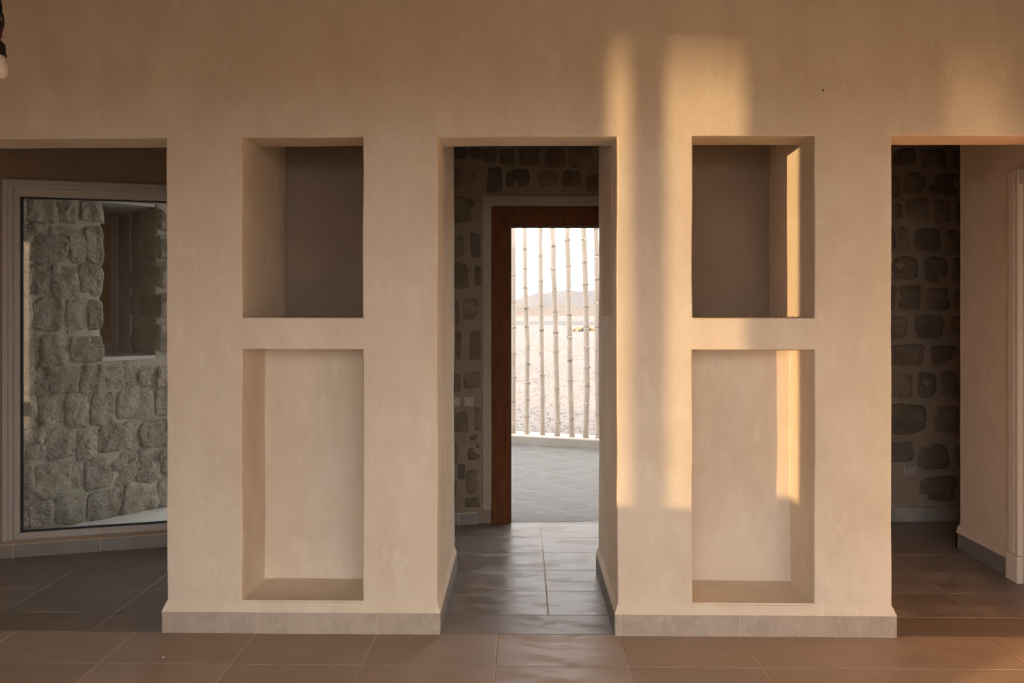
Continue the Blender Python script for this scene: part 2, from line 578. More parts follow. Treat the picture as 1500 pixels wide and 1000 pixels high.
S_FACE = [(-0.214,-0.161,2.231,2.388),(-0.146,0.031,2.236,2.403),(0.042,0.155,2.249,2.401),(0.187,0.327,2.276,2.425),(-0.214,-0.156,2.115,2.205),(-0.141,-0.029,2.15,2.214),(-0.013,0.121,2.154,2.207),(-0.12,0.098,1.942,2.149),(0.119,0.21,1.957,2.192),(0.218,0.33,1.949,2.231),(-0.214,-0.131,1.935,2.099),(-0.214,-0.129,1.7,1.916),(-0.118,-0.018,1.715,1.926),(0.004,0.161,1.691,1.933),(0.18,0.327,1.708,1.941),(-0.214,-0.122,1.448,1.688),(-0.115,0.076,1.444,1.703),(0.098,0.224,1.44,1.692),(0.241,0.321,1.45,1.672),(-0.214,-0.078,1.2,1.428),(-0.067,0.098,1.19,1.417),(0.121,0.325,1.204,1.405),(-0.219,-0.1,1.006,1.197),(-0.091,-0.031,0.984,1.184),(-0.019,0.173,0.985,1.183),(0.18,0.344,0.962,1.186),(0.351,0.578,0.988,1.188),(0.586,0.711,1.003,1.155),(0.718,0.865,0.991,1.139),(-0.219,-0.091,0.74,0.992),(-0.083,0.078,0.713,0.978),(0.085,0.235,0.714,0.978),(0.248,0.403,0.708,0.97),(0.423,0.697,0.731,0.994),(0.707,0.865,0.751,0.984),(-0.219,-0.043,0.531,0.722),(-0.037,0.149,0.508,0.706),(0.161,0.28,0.476,0.706),(0.286,0.476,0.509,0.716),(0.483,0.578,0.502,0.734),(0.593,0.835,0.497,0.706),(-0.219,-0.112,0.257,0.502),(-0.106,0.124,0.229,0.495),(0.13,0.192,0.271,0.464),(0.204,0.39,0.238,0.479),(0.403,0.565,0.218,0.494),(0.571,0.733,0.232,0.476),(0.747,0.865,0.251,0.469),(-0.219,-0.148,0.057,0.24),(-0.141,0.016,0.036,0.209),(0.025,0.211,0.017,0.222),(0.221,0.463,0.003,0.222),(0.47,0.718,0.001,0.235),(0.726,0.865,0.004,0.237)]
S_FACE_R = [(0.728,0.844,2.237,2.404),(0.725,0.844,2.014,2.208),(0.735,0.844,1.777,2.001),(0.728,0.844,1.532,1.741),(0.725,0.844,1.251,1.496)]
S_REVEAL = [(0.25,0.578,2.317,2.444),(-0.062,0.204,2.252,2.417),(-0.045,0.41,2.019,2.216),(0.341,0.626,1.769,1.982),(-0.074,0.25,1.777,1.994),(0.481,0.588,1.55,1.74),(-0.062,0.41,1.531,1.735),(0.295,0.626,1.24,1.482),(-0.045,0.183,1.252,1.496)]
A_STONES = [(-0.245,-0.103,2.724,2.81),(-0.096,-0.004,2.727,2.812),(-0.245,-0.135,2.505,2.668),(-0.092,-0.044,2.553,2.639),(-0.245,-0.049,2.237,2.456),(-0.254,-0.131,1.984,2.159),(-0.087,-0.008,1.981,2.189),(-0.254,-0.09,1.739,1.968),(-0.054,-0.008,1.769,1.94),(-0.149,-0.012,1.516,1.704),(-0.254,-0.167,1.482,1.68),(-0.254,-0.149,1.219,1.453),(-0.096,-0.008,1.216,1.458),(-0.137,-0.008,1.011,1.146),(-0.254,-0.157,0.98,1.126),(-0.211,-0.101,0.679,0.85),(-0.051,-0.007,0.692,0.887),(-0.113,-0.007,0.461,0.675),(-0.261,-0.175,0.444,0.609),(-0.181,-0.126,0.331,0.459),(-0.12,-0.032,0.209,0.418),(-0.261,-0.19,0.213,0.323),(-0.132,-0.013,0.124,0.198)]
B_DOOR = [(0.0,0.118,2.696,2.817),(0.126,0.251,2.69,2.824),(0.267,0.444,2.686,2.829),(0.464,0.633,2.667,2.829),(0.641,0.85,2.657,2.83),(0.862,1.032,2.653,2.83),(0.035,0.157,2.474,2.682),(0.169,0.369,2.518,2.667),(0.409,0.574,2.526,2.651),(0.606,0.763,2.526,2.652),(0.779,0.937,2.479,2.637)]
B_RIGHT = [(2.98,3.105,2.681,2.821),(3.121,3.293,2.697,2.822),(3.309,3.53,2.667,2.822),(3.561,3.703,2.659,2.823),(3.011,3.176,2.433,2.635),(3.192,3.365,2.472,2.659),(3.389,3.632,2.465,2.635),(3.011,3.192,2.293,2.401),(3.223,3.396,2.262,2.449),(3.412,3.569,2.247,2.442),(3.593,3.734,2.255,2.434),(2.996,3.137,2.037,2.239),(3.156,3.239,2.037,2.239),(3.262,3.491,2.037,2.231),(3.514,3.687,2.022,2.208),(3.074,3.318,1.819,2.013),(3.341,3.546,1.804,2.014),(3.569,3.718,1.812,1.998),(3.011,3.137,1.594,1.796),(3.152,3.334,1.594,1.796),(3.365,3.553,1.594,1.773),(3.569,3.718,1.594,1.765),(3.043,3.239,1.377,1.563),(3.27,3.514,1.377,1.571),(3.546,3.703,1.407,1.547),(3.074,3.373,1.177,1.348),(3.396,3.616,1.177,1.332),(3.64,3.797,1.177,1.332),(3.043,3.278,0.929,1.131),(3.301,3.451,0.921,1.138),(3.475,3.616,0.928,1.146),(3.043,3.396,0.641,0.897),(3.428,3.624,0.656,0.889),(3.074,3.278,0.448,0.611),(3.301,3.561,0.385,0.595),(3.58,3.75,0.391,0.593),(3.301,3.608,0.143,0.345)]

STRUCT = 'structure'
H = 3.26                                           # ceiling height
# pier and opening lines of the partition
PL0, PL1 = -1.776, -0.418                         # left pier
PR0, PR1 = 0.476, 1.824                           # right pier
HEAD = 2.466
XL, XR, YB = -4.0, 2.94, -4.1                     # room: left wall face, right wall face, back wall face

# ------------------------------------------------------------------ partition wall with its niches
UN = [(-1.396, -0.791), (0.845, 1.445)]           # niche sides
UZ = (1.568, HEAD)
LZ = (0.149, 1.410)

def partition_solid(x, y, z):
    pier = inside(x, PL0, PL1) or inside(x, PR0, PR1)
    if not pier:
        return y < 0.205 and z > HEAD
    for a, b in UN:
        if inside(x, a, b):
            if inside(z, *UZ) and y < 0.63:
                return False
            if z > HEAD and y > 0.19 and (y < 0.63 or z > 2.75):
                return False
            if inside(z, *LZ) and y < 0.305:
                return False
    return True

pw = voxel_wall('wall_partition', [XL, PL0, PL1, PR0, PR1, XR, *UN[0], *UN[1]], [0, 0.19, 0.205, 0.305, 0.63, 0.83],
                [-0.03, *LZ, *UZ, 2.72, H], partition_solid, 'plaster', step=0.11, wob=0.0045)
tag(pw, 'sand-coloured plastered partition with four niches and three open doorways', 'wall', kind=STRUCT)

# plaster flare over the skirting of each pier, front and both sides
def flare(x0, x1, yb):
    bm = bmesh.new()
    o, zt, zb = 0.016, 0.158, 0.104
    def ring(e, z):
        return [bm.verts.new(p) for p in ((x0 - e, yb, z), (x0 - e, -e, z), (x1 + e, -e, z), (x1 + e, yb, z))]
    a, m1, b, c = ring(-0.004, zt), ring(0.004, zt - 0.018), ring(o, zb + 0.004), ring(o, zb)
    d = ring(-0.004, zb)
    for r, s in ((a, m1), (m1, b), (b, c), (c, d)):
        for i in range(3):
            bm.faces.new((r[i], r[i + 1], s[i + 1], s[i]))
    return to_mesh(bm, 'plaster_flare')
link('plaster_flare', flare(PL0, PL1, 0.83), 'plaster', pw)
link('plaster_flare', flare(PR0, PR1, 0.83), 'plaster', pw)
# infilled panel on the passage side of the right pier
pp = box('plaster_infill', (PR0 - 0.005, PR0 + 0.02, 0.205, 0.615, 1.57, 2.40), 'patch', pw, 0.003)
pp['label'] = 'rougher reddish plaster infill'
for a, b in UN:                                   # added panels: shade of the upper niche backs painted in dark brown
    nb = box('niche_shade_back', (a + 0.002, b - 0.002, 0.615, 0.632, UZ[0] + 0.001, 2.748), 'niche_shade_hall', pw, 0.002)
    nb['label'] = 'back of the niche, its deep shade painted in darker brown'
# narrow smoothed lips at the foot of the lower niches
for a, b in UN:
    box('niche_lip', (a + 0.005, b - 0.005, -0.005, 0.04, 0.126, 0.150), 'plaster', pw, 0.003)

# ------------------------------------------------------------------ skirting tiles round the piers
def skirting(name, label, x0, x1, joints):
    e = empty(name)
    tag(e, label, 'baseboard', kind=STRUCT)
    xs = [x0 - 0.016] + joints + [x1 + 0.016]
    for a, b in zip(xs, xs[1:]):
        box('skirting_tile', (a + 0.0018, b - 0.0018, -0.018, 0.004, 0.0, 0.105), 'baseboard', e, 0.002)
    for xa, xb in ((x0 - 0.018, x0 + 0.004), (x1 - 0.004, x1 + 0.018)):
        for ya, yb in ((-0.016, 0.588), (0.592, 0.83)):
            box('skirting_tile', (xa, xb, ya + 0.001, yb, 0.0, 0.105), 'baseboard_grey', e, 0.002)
    # pale joint mortar behind the tiles
    box('joint_mortar', (x0 - 0.014, x1 + 0.014, -0.0155, 0.8, 0.0, 0.103), 'grout', e)
    return e
skirting('baseboard_left', 'pale stone skirting tiles around the left pier', PL0, PL1, [-1.314, -0.715])
skirting('baseboard_right', 'pale stone skirting tiles around the right pier', PR0, PR1, [0.489, 1.078, 1.668])

# ------------------------------------------------------------------ floors
A0 = Vector((-0.30, 1.733))                       # kink of the outer wall
ANG_A, ANG_B = math.radians(13.93), math.radians(1.72)
nA = (-math.sin(ANG_A), math.cos(ANG_A))
nB = (-math.sin(ANG_B), math.cos(ANG_B))

fl = box('floor', (XL - 0.3, 5.2, YB - 0.3, 2.1, -0.12, -0.0035), 'grout')
# the slab stops under the outer wall, so cut its back edge along the wall line
tag(fl, 'taupe stone tile floor of room and hallway', 'floor', kind=STRUCT)
bm = bmesh.new()
pts = [(XL - 0.3, -5.9), (5.2, -5.9), (5.2, A0.y + 5.5 * math.tan(ANG_B) + 0.01), (A0.x, A0.y + 0.015),
       (XL - 0.3, A0.y - (A0.x - XL + 0.3) * math.tan(ANG_A) + 0.01)]
lo = [bm.verts.new((x, y, -0.12)) for x, y in pts]
hi = [bm.verts.new((x, y, -0.0035)) for x, y in pts]
bm.faces.new(lo[::-1]); bm.faces.new(hi)
for i in range(5):
    bm.faces.new((lo[i], lo[(i + 1) % 5], hi[(i + 1) % 5], hi[i]))
fl.data = to_mesh(bm, 'floor')
fl.data.materials.append(M['grout'])

GAP = 0.0026
PX = 0.6018
front_x = [-0.120 + PX * k for k in range(-7, 6)]
front_x = [XL] + [x for x in front_x if XL + 0.05 < x < XR - 0.05] + [XR]
rows = [-0.004 - 0.3045 * k for k in range(22)]
tile_cache = {}
def rect_tile(x0, x1, y0, y1, mat, parent):
    key = (round(x1 - x0, 3), round(y1 - y0, 3), mat)
    if key in tile_cache:
        o = tile_cache[key].copy()
        COL.objects.link(o)
        o.location = ((x0 + x1) / 2, (y0 + y1) / 2, 0)
        return o
    g = GAP
    o = poly_tile('floor_tile', [(x0 + g, y0 + g), (x1 - g, y0 + g), (x1 - g, y1 - g), (x0 + g, y1 - g)], 0, 0.03, mat, parent)
    tile_cache[key] = o
    return o
for ya, yb in zip(rows, rows[1:]):
    if ya < -5.6:
        break
    for xa, xb in zip(front_x, front_x[1:]):
        if yb > YB - 0.3 or xb < -2.4:
            rect_tile(xa, xb, yb, ya, 'tile', fl)
# threshold strips under the three doorways
for xs in ([XL, -3.36, -2.759, -2.157, PL0 - 0.002], [PL1 + 0.002, PR0 - 0.002], [PR1 + 0.002, 2.36, XR]):
    for xa, xb in zip(xs, xs[1:]):
        g = GAP * 0.6
        poly_tile('threshold_tile', [(xa + g, 0.0), (xb - g, 0.0), (xb - g, 0.205), (xa + g, 0.205)], 0, 0.03, 'tile_dark', fl)
# hallway rows, cut along the outer wall
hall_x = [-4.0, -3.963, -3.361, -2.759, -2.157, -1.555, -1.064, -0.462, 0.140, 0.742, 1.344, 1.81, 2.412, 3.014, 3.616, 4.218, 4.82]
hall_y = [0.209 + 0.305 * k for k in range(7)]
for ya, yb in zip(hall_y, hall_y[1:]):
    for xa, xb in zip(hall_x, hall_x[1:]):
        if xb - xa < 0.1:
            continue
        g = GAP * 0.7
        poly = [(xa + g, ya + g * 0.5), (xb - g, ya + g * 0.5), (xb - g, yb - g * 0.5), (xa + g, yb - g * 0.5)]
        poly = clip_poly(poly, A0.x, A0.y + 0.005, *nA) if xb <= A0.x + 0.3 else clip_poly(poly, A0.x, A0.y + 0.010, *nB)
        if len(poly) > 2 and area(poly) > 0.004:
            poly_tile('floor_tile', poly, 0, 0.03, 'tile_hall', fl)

# ------------------------------------------------------------------ ceiling, side and back walls
ce = box('ceiling', (XL - 0.4, 5.3, -6.0, 2.45, H, H + 0.25), 'ceiling')
tag(ce, 'flat brown plaster ceiling over room and hallway', 'ceiling', kind=STRUCT)

WIN_Y = (-3.69, -2.25)
WIN_Z = (0.83, 3.16)
SIDE_DOOR = (-4.72, -3.77)                        # open side door in the deeper left bay of the room
lw = voxel_wall('wall_left', [XL - 0.3, XL - 0.05, XL], [*SIDE_DOOR, -3.95, *WIN_Y, 0.75], [-0.03, WIN_Z[0], 2.5, WIN_Z[1], H],
                lambda x, y, z: not (inside(y, WIN_Y[0] if x > XL - 0.05 else -3.95, WIN_Y[1]) and inside(z, *WIN_Z)) and not (inside(y, *SIDE_DOOR) and z < 2.5), 'plaster', step=0.4, wob=0.003)
tag(lw, 'plastered left wall of the room with shuttered tall window', 'wall', kind=STRUCT)
# shutter panels added to that window, slits shaped to form the sun patches
w2 = empty('window_2', (XL, 0, 0))
tag(w2, 'tall shuttered window in the left wall', 'window', kind=STRUCT)
slits = [(-2.604, -2.540), (-2.926, -2.706), *[(-3.507 - 0.034 * k, -3.494 - 0.034 * k) for k in range(5)]]
edges = [WIN_Y[1]]
for hi_, lo_ in [(s[1], s[0]) for s in slits]:
    edges += [hi_, lo_]
edges.append(WIN_Y[0])
for k in range(0, len(edges), 2):
    a, b = edges[k + 1], edges[k]
    if k > 4:
        a, b = edges[k + 1], edges[k]
    box('shutter_panel', (-0.020, -0.012, min(a, b), max(a, b), WIN_Z[0], WIN_Z[1]), 'shutter', w2, 0.002)

box('pane', (-0.075, -0.069, WIN_Y[0], WIN_Y[1], WIN_Z[0], WIN_Z[1]), 'filter_glass', w2)  # unseen grey pane added to dim the sun patches
BO = (-1.75, 2.90, 2.78)                            # wide opening in the back wall
bw = voxel_wall('wall_back', [-2.6, BO[0], BO[1], XR + 0.3], [YB - 0.3, YB], [-0.03, BO[2], H],
                lambda x, y, z: not (inside(x, BO[0], BO[1]) and z < BO[2]), 'plaster', step=0.4, wob=0.003)
tag(bw, 'plastered back wall with a wide opening behind the camera', 'wall', kind=STRUCT)

tw = box('wall_bay_left', (XL - 0.05, XL, -5.6, SIDE_DOOR[0], -0.03, H), 'plaster')
tag(tw, 'thin plastered panel closing the left side of the bay', 'wall', kind=STRUCT)
bay = voxel_wall('wall_bay', [XL - 0.05, -2.6, -2.4], [-5.9, -5.6, -5.3], [-0.03, H],
                 lambda x, y, z: y < -5.6 or x > -2.6, 'plaster', step=0.4, wob=0.003)
tag(bay, 'plastered walls of the deeper left bay behind the camera', 'wall', kind=STRUCT)

DY = (-0.22, 0.655)                               # doorway in the right wall
DZ = 2.345
rw = voxel_wall('wall_right', [XR, XR + 0.3], [YB, *DY, 1.235], [-0.03, DZ, H],
                lambda x, y, z: not (inside(y, *DY) and z < DZ), 'plaster', step=0.12, wob=0.003)
tag(rw, 'plastered right wall ending in a free corner in the hallway', 'wall', kind=STRUCT)
b4 = empty('baseboard_hall')
tag(b4, 'dark grey skirting tiles along the right wall end', 'baseboard', kind=STRUCT)
for ya, yb in ((0.842, 1.25), (0.748, 0.838)):
    box('skirting_tile', (XR - 0.016, XR + 0.004, ya, yb, 0, 0.108), 'baseboard_grey', b4, 0.002)
box('skirting_tile', (XR - 0.016, XR + 0.3, 1.23, 1.25, 0, 0.108), 'baseboard_grey', b4, 0.002)
box('joint_mortar', (XR - 0.012, XR + 0.003, 0.75, 1.247, 0, 0.106), 'grout', b4)
prism('plaster_flare', [(XR - 0.015, 0.104), (XR - 0.015, 0.110), (XR - 0.003, 0.148), (XR + 0.01, 0.16), (XR + 0.01, 0.104)],
      'y', 0.75, 1.249, 'plaster', rw)
ew = box('wall_end', (4.9, 5.2, 1.0, 2.4, -0.03, H), 'plaster')
tag(ew, 'plaster wall closing the hallway end', 'wall', kind=STRUCT)
ew2 = box('wall_side_room', (XR + 0.31, 5.2, 0.95, 1.0, -0.03, H), 'plaster')
tag(ew2, 'plaster wall behind the right wall corner', 'wall', kind=STRUCT)
ew3 = box('wall_hall_left', (XL - 0.3, XL, 0.76, 1.3, -0.03, H), 'plaster')
tag(ew3, 'plaster wall closing the left hallway end', 'wall', kind=STRUCT)

# right-hand door: cream casing with plinth block, reddish leaf
d2 = empty('door_2', (XR, 0, 0))
tag(d2, 'reddish wooden door in a moulded cream casing at right edge', 'door', kind=STRUCT)
def casing_profile(y0):
    return [(0.0, y0), (-0.022, y0), (-0.026, y0 - 0.008), (-0.026, y0 - 0.05), (-0.020, y0 - 0.056), (-0.020, y0 - 0.066),
            (-0.030, y0 - 0.072), (-0.030, y0 - 0.090), (0.0, y0 - 0.092)]
prism('casing_jamb', casing_profile(0.748), 'z', 0.162, 2.43, 'casing', d2)
box('plinth_block', (-0.036, 0.0, 0.652, 0.752, 0.0, 0.160), 'casing', d2, 0.004)
prism('casing_jamb', [(-x * -1, -0.22 - (y - 0.656)) for x, y in casing_profile(0.748)], 'z', 0.162, 2.43, 'casing', d2)
box('plinth_block', (-0.036, 0.0, -0.316, -0.217, 0.0, 0.160), 'casing', d2, 0.004)
box('casing_head', (-0.024, 0.0, -0.312, 0.748, 2.345, 2.432), 'casing', d2, 0.004)
box('frame_jamb', (0.0, 0.10, 0.625, 0.655, 0, 2.345), 'casing', d2, 0.003)
box('frame_jamb', (0.0, 0.10, -0.22, -0.19, 0, 2.345), 'casing', d2, 0.003)
box('frame_head', (0.0, 0.10, -0.19, 0.625, 2.315, 2.345), 'casing', d2, 0.003)
leaf = box('door_leaf', (0.022, 0.062, -0.188, 0.623, 0.006, 2.312), 'red_wood', d2, 0.002)
for za, zb in ((0.18, 1.0), (1.15, 2.15)):
    for ya, yb in ((-0.10, 0.18), (0.26, 0.54)):
        box('door_panel', (0.014, 0.03, ya, yb, za, zb), 'red_wood', leaf, 0.006)
hd = link('door_handle', to_mesh(tube_bm([(0.02, -0.13, 1.05), (-0.03, -0.13, 1.05), (-0.035, -0.02, 1.05)], 0.009, 8), 'door_handle', True), 'grey_frame', leaf)

# ------------------------------------------------------------------ outer wall, left stretch (A) with the fixed window
WS = (-3.10, -1.62)
WZ = (0.112, 2.405)
wa = voxel_wall('wall_outer_left', [-4.7, -3.75, *WS, -1.3, 0.02], [0, 0.055, 0.38], [-0.03, *WZ, 2.6, H],
                lambda x, y, z: not (inside(x, *WS) and inside(z, *WZ)) and not (y > 0.055 and inside(x, -3.75, -1.3) and z < 2.6), 'mortar', step=0.16, wob=0.004)
wa.location = (A0.x, A0.y, 0)
wa.rotation_euler = (0, 0, ANG_A)
wa.data.materials.append(M['niche_shade_hall'])
for p in wa.data.polygons:
    if p.center.x < -0.9:
        p.material_index = 1
tag(wa, 'outer hallway wall, plaster around the window and stone near the door', 'wall', kind=STRUCT)
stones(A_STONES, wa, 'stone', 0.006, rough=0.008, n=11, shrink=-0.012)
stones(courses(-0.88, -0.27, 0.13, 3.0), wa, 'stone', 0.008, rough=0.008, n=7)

w1 = empty('window_1', (A0.x, A0.y, 0), ANG_A)
tag(w1, 'large fixed window pane in pale frame in the left hallway', 'window', kind=STRUCT)
g0, g1, gz0, gz1 = -3.044, -1.70, 0.160, 2.336
# outer casing (proud of the plaster), mitred
def mitre_frame(name, o0, o1, oz0, oz1, i0, i1, iz0, iz1, ya, yb, mat, parent, bottom=True, bevel=0.004):
    prism(name, [(o0, oz0), (o0, oz1), (i0, iz1), (i0, iz0)], 'y', ya, yb, mat, parent, bevel)
    prism(name, [(o1, oz0), (o1, oz1), (i1, iz1), (i1, iz0)], 'y', ya, yb, mat, parent, bevel)
    prism(name, [(o0, oz1), (o1, oz1), (i1, iz1), (i0, iz1)], 'y', ya, yb, mat, parent, bevel)
    if bottom:
        prism(name, [(o0, oz0), (o1, oz0), (i1, iz0), (i0, iz0)], 'y', ya, yb, mat, parent, bevel)
mitre_frame('casing', -3.138, -1.606, 0.112, 2.448, -3.108, -1.636, 0.112, 2.418, -0.030, 0.02, 'frame_white', w1, False)
mitre_frame('casing', -3.112, -1.632, 0.112, 2.420, -3.083, -1.661, 0.112, 2.394, -0.018, 0.02, 'frame_white', w1, False)
mitre_frame('sash', -3.086, -1.658, 0.112, 2.396, g0 - 0.004, g1 + 0.004, gz0 - 0.004, gz1 + 0.004, -0.006, 0.05, 'frame_white', w1)
mitre_frame('gasket', g0 - 0.006, g1 + 0.006, gz0 - 0.006, gz1 + 0.006, g0 + 0.005, g1 - 0.005, gz0 + 0.005, gz1 - 0.005, 0.008, 0.03,
            'gasket', w1, bevel=0.0)
box('pane', (g0, g1, 0.016, 0.024, gz0, gz1), 'glass', w1)
ba = empty('baseboard_window', (A0.x, A0.y, 0), ANG_A)
tag(ba, 'grey stone skirting tiles under the left window', 'baseboard', kind=STRUCT)
xs = [-4.28, -3.68, -3.084, -2.575, -1.975, -1.375, -0.775, -0.175, -0.035]
for a, b in zip(xs, xs[1:]):
    box('skirting_tile', (a + 0.002, b - 0.002, -0.014, 0.004, 0, 0.084), 'baseboard_grey', ba, 0.002)
box('joint_mortar', (-4.28, -0.036, -0.010, 0.003, 0, 0.086), 'grout', ba)

# ------------------------------------------------------------------ outer wall, right stretch (B) with the doorway
DS = (0.072, 1.266)
wb = voxel_wall('wall_outer_right', [0.0, *DS, 5.4], [0, 0.14, 0.38], [-0.03, 2.378, H],
                lambda x, y, z: not (inside(x, *DS) and z < 2.378), 'mortar', step=0.16, wob=0.004)
wb.location = (A0.x, A0.y, 0)
wb.rotation_euler = (0, 0, ANG_B)
tag(wb, 'dim rough stone outer wall of the hallway beside the doorway', 'wall', kind=STRUCT)
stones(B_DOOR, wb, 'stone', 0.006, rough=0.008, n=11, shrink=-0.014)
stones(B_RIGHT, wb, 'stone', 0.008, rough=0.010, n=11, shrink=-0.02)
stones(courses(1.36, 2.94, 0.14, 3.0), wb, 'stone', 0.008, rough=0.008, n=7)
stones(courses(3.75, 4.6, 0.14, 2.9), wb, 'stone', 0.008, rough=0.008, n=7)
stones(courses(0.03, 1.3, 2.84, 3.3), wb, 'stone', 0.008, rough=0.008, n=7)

d1 = empty('door_1', (A0.x, A0.y, 0), ANG_B)
tag(d1, 'dark wooden frame of the open doorway to the terrace', 'door', kind=STRUCT)
prism('frame_jamb', [(0.073, 0.0), (0.073, 2.376), (0.217, 2.228), (0.217, 0.0)], 'y', -0.012, 0.10, 'wood', d1, 0.003)
prism('frame_jamb', [(1.265, 0.0), (1.265, 2.376), (1.121, 2.228), (1.121, 0.0)], 'y', -0.012, 0.10, 'wood', d1, 0.003)
prism('frame_head', [(0.074, 2.377), (1.264, 2.377), (1.120, 2.229), (0.218, 2.229)], 'y', -0.012, 0.10, 'wood', d1, 0.003)
mitre_frame('door_stop', 0.210, 1.128, 0.0, 2.236, 0.224, 1.114, 0.0, 2.221, 0.02, 0.06, 'gasket', d1, False, 0.0)
# plaster band round the frame
prism('plaster_surround', [(0.008, 0.10), (0.008, 2.455), (0.072, 2.390), (0.072, 0.10)], 'y', -0.008, 0.01, 'surround', d1, 0.003)
prism('plaster_surround', [(1.33, 0.10), (1.33, 2.455), (1.266, 2.390), (1.266, 0.10)], 'y', -0.008, 0.01, 'surround', d1, 0.003)
prism('plaster_surround', [(0.008, 2.456), (1.33, 2.456), (1.266, 2.380), (0.072, 2.380)], 'y', -0.008, 0.01, 'surround', d1, 0.003)
bb = empty('baseboard_stone', (A0.x, A0.y, 0), ANG_B)
tag(bb, 'small grey skirting tiles along the dim stone wall', 'baseboard', kind=STRUCT)
xs = [1.345, 1.94, 2.54, 3.141, 3.241, 3.331, 3.420, 3.525, 4.1, 4.7]
for a, b in zip(xs, xs[1:]):
    box('skirting_tile', (a + 0.0025, b - 0.0025, -0.016, 0.004, 0, 0.108), 'baseboard_grey', bb, 0.002)
box('joint_mortar', (1.345, 4.7, -0.013, 0.003, 0, 0.106), 'surround', bb)

# switches and outlet
def plate(name, label, parent_loc, ang, s0, s1, z0, z1, cat, dark):
    e = empty(name, (A0.x, A0.y, 0), ang)
    tag(e, label, cat)
    box('cover_plate', (s0, s1, -0.018, 0.004, z0, z1), 'plate', e, 0.004)
    mx, mz = (s1 - s0) * 0.2, (z1 - z0) * 0.2
    if dark:
        ins = box('insert_frame', (s0 + mx * 0.8, s1 - mx * 0.8, -0.020, -0.01, z0 + mz * 0.7, z1 - mz * 0.7), 'plate_dark', e, 0.002)
        box('outlet_face', (s0 + mx * 1.2, s1 - mx * 1.2, -0.022, -0.012, z0 + mz * 1.1, z1 - mz * 1.1), 'plate', e, 0.002)
        for k in (-1, 0, 1):
            c = (s0 + s1) / 2 + k * 0.012
            box('contact_hole', (c - 0.003, c + 0.003, -0.0228, -0.015, (z0 + z1) / 2 - 0.004, (z0 + z1) / 2 + 0.004), 'plate_dark', e)
    else:
        box('gap_frame', (s0 + mx, s1 - mx, -0.0195, -0.01, z0 + mz, z1 - mz), 'plate_dark', e, 0.001)
        box('rocker', (s0 + mx * 1.15, s1 - mx * 1.15, -0.023, -0.012, z0 + mz * 1.15, z1 - mz * 1.15), 'plate', e, 0.003)
    return e
plate('light_switch', 'white light switch on the stone wall, nearer the wooden door frame', None, ANG_A, -0.140, -0.064, 0.886, 0.953, 'switch', False)
plate('light_switch', 'white light switch on the stone wall, half hidden by the left pier', None, ANG_A, -0.232, -0.167, 0.888, 0.955, 'switch', False)
plate('wall_outlet', 'small wall outlet low on the dim stone wall at right', None, ANG_B, 3.188, 3.280, 0.355, 0.425, 'outlet', True)

# ------------------------------------------------------------------ exterior: stone wing seen through the left window
SA = math.atan2(0.717, 0.697)
S0 = (-3.435, 1.547, 0)
RX = (0.318, 0.705)
RZ = (1.222, 2.440)
sw = voxel_wall('wall_stone_wing', [-0.55, *RX, 1.25], [0, 0.95, 1.05], [-0.05, *RZ, 3.3],
                lambda x, y, z: not (inside(x, *RX) and inside(z, *RZ) and y < 0.95), 'mortar_out', step=0.08, wob=0.012, bevel=0.02)
sw.location = S0
sw.rotation_euler = (0, 0, SA)
tag(sw, 'weathered rubble stone wall outside the left window with deep recess', 'wall', kind=STRUCT)
stones(S_FACE, sw, 'stone_out', 0.020, rough=0.018, n=17, shrink=-0.034)
stones(S_FACE_R, sw, 'stone_out', 0.020, rough=0.018, n=13, shrink=-0.034)
stones([b for b in S_REVEAL], sw, 'stone_out', 0.020, rot=-math.pi / 2, place=lambda a, z: (0.705, a, z), rough=0.014, n=13, shrink=0.004)
stones(courses(-0.5, 1.2, 2.45, 3.2), sw, 'stone_out', 0.024, rough=0.016, n=9)
stones(courses(0.875, 1.22, 0.02, 2.43), sw, 'stone_out', 0.024, rough=0.016, n=9)
stones(courses(-0.5, -0.23, 0.02, 2.43), sw, 'stone_out', 0.024, rough=0.016, n=9)
box('sill_slab', (0.322, 0.705, -0.012, 0.95, 1.205, 1.237), 'white_cement', sw, 0.006)
box('plaster_reveal', (0.688, 0.712, 0.60, 0.95, 1.237, 2.44), 'white_cement', sw, 0.003)
box('recess_soffit', (0.318, 0.705, 0.0, 0.95, 2.425, 2.445), 'white_cement', sw, 0.003)
w3 = empty('window_3', S0, SA)
tag(w3, 'small grey framed window with orange shutter deep in the stone recess', 'window', kind=STRUCT)
mitre_frame('frame', 0.32, 0.690, 1.24, 2.424, 0.355, 0.655, 1.275, 2.389, 0.915, 0.948, 'grey_frame', w3)
mitre_frame('sash', 0.353, 0.657, 1.273, 2.391, 0.386, 0.624, 1.306, 2.358, 0.925, 0.948, 'grey_frame', w3)
box('shutter_panel', (0.384, 0.626, 0.934, 0.948, 1.304, 2.360), 'orange_panel', w3, 0.001)

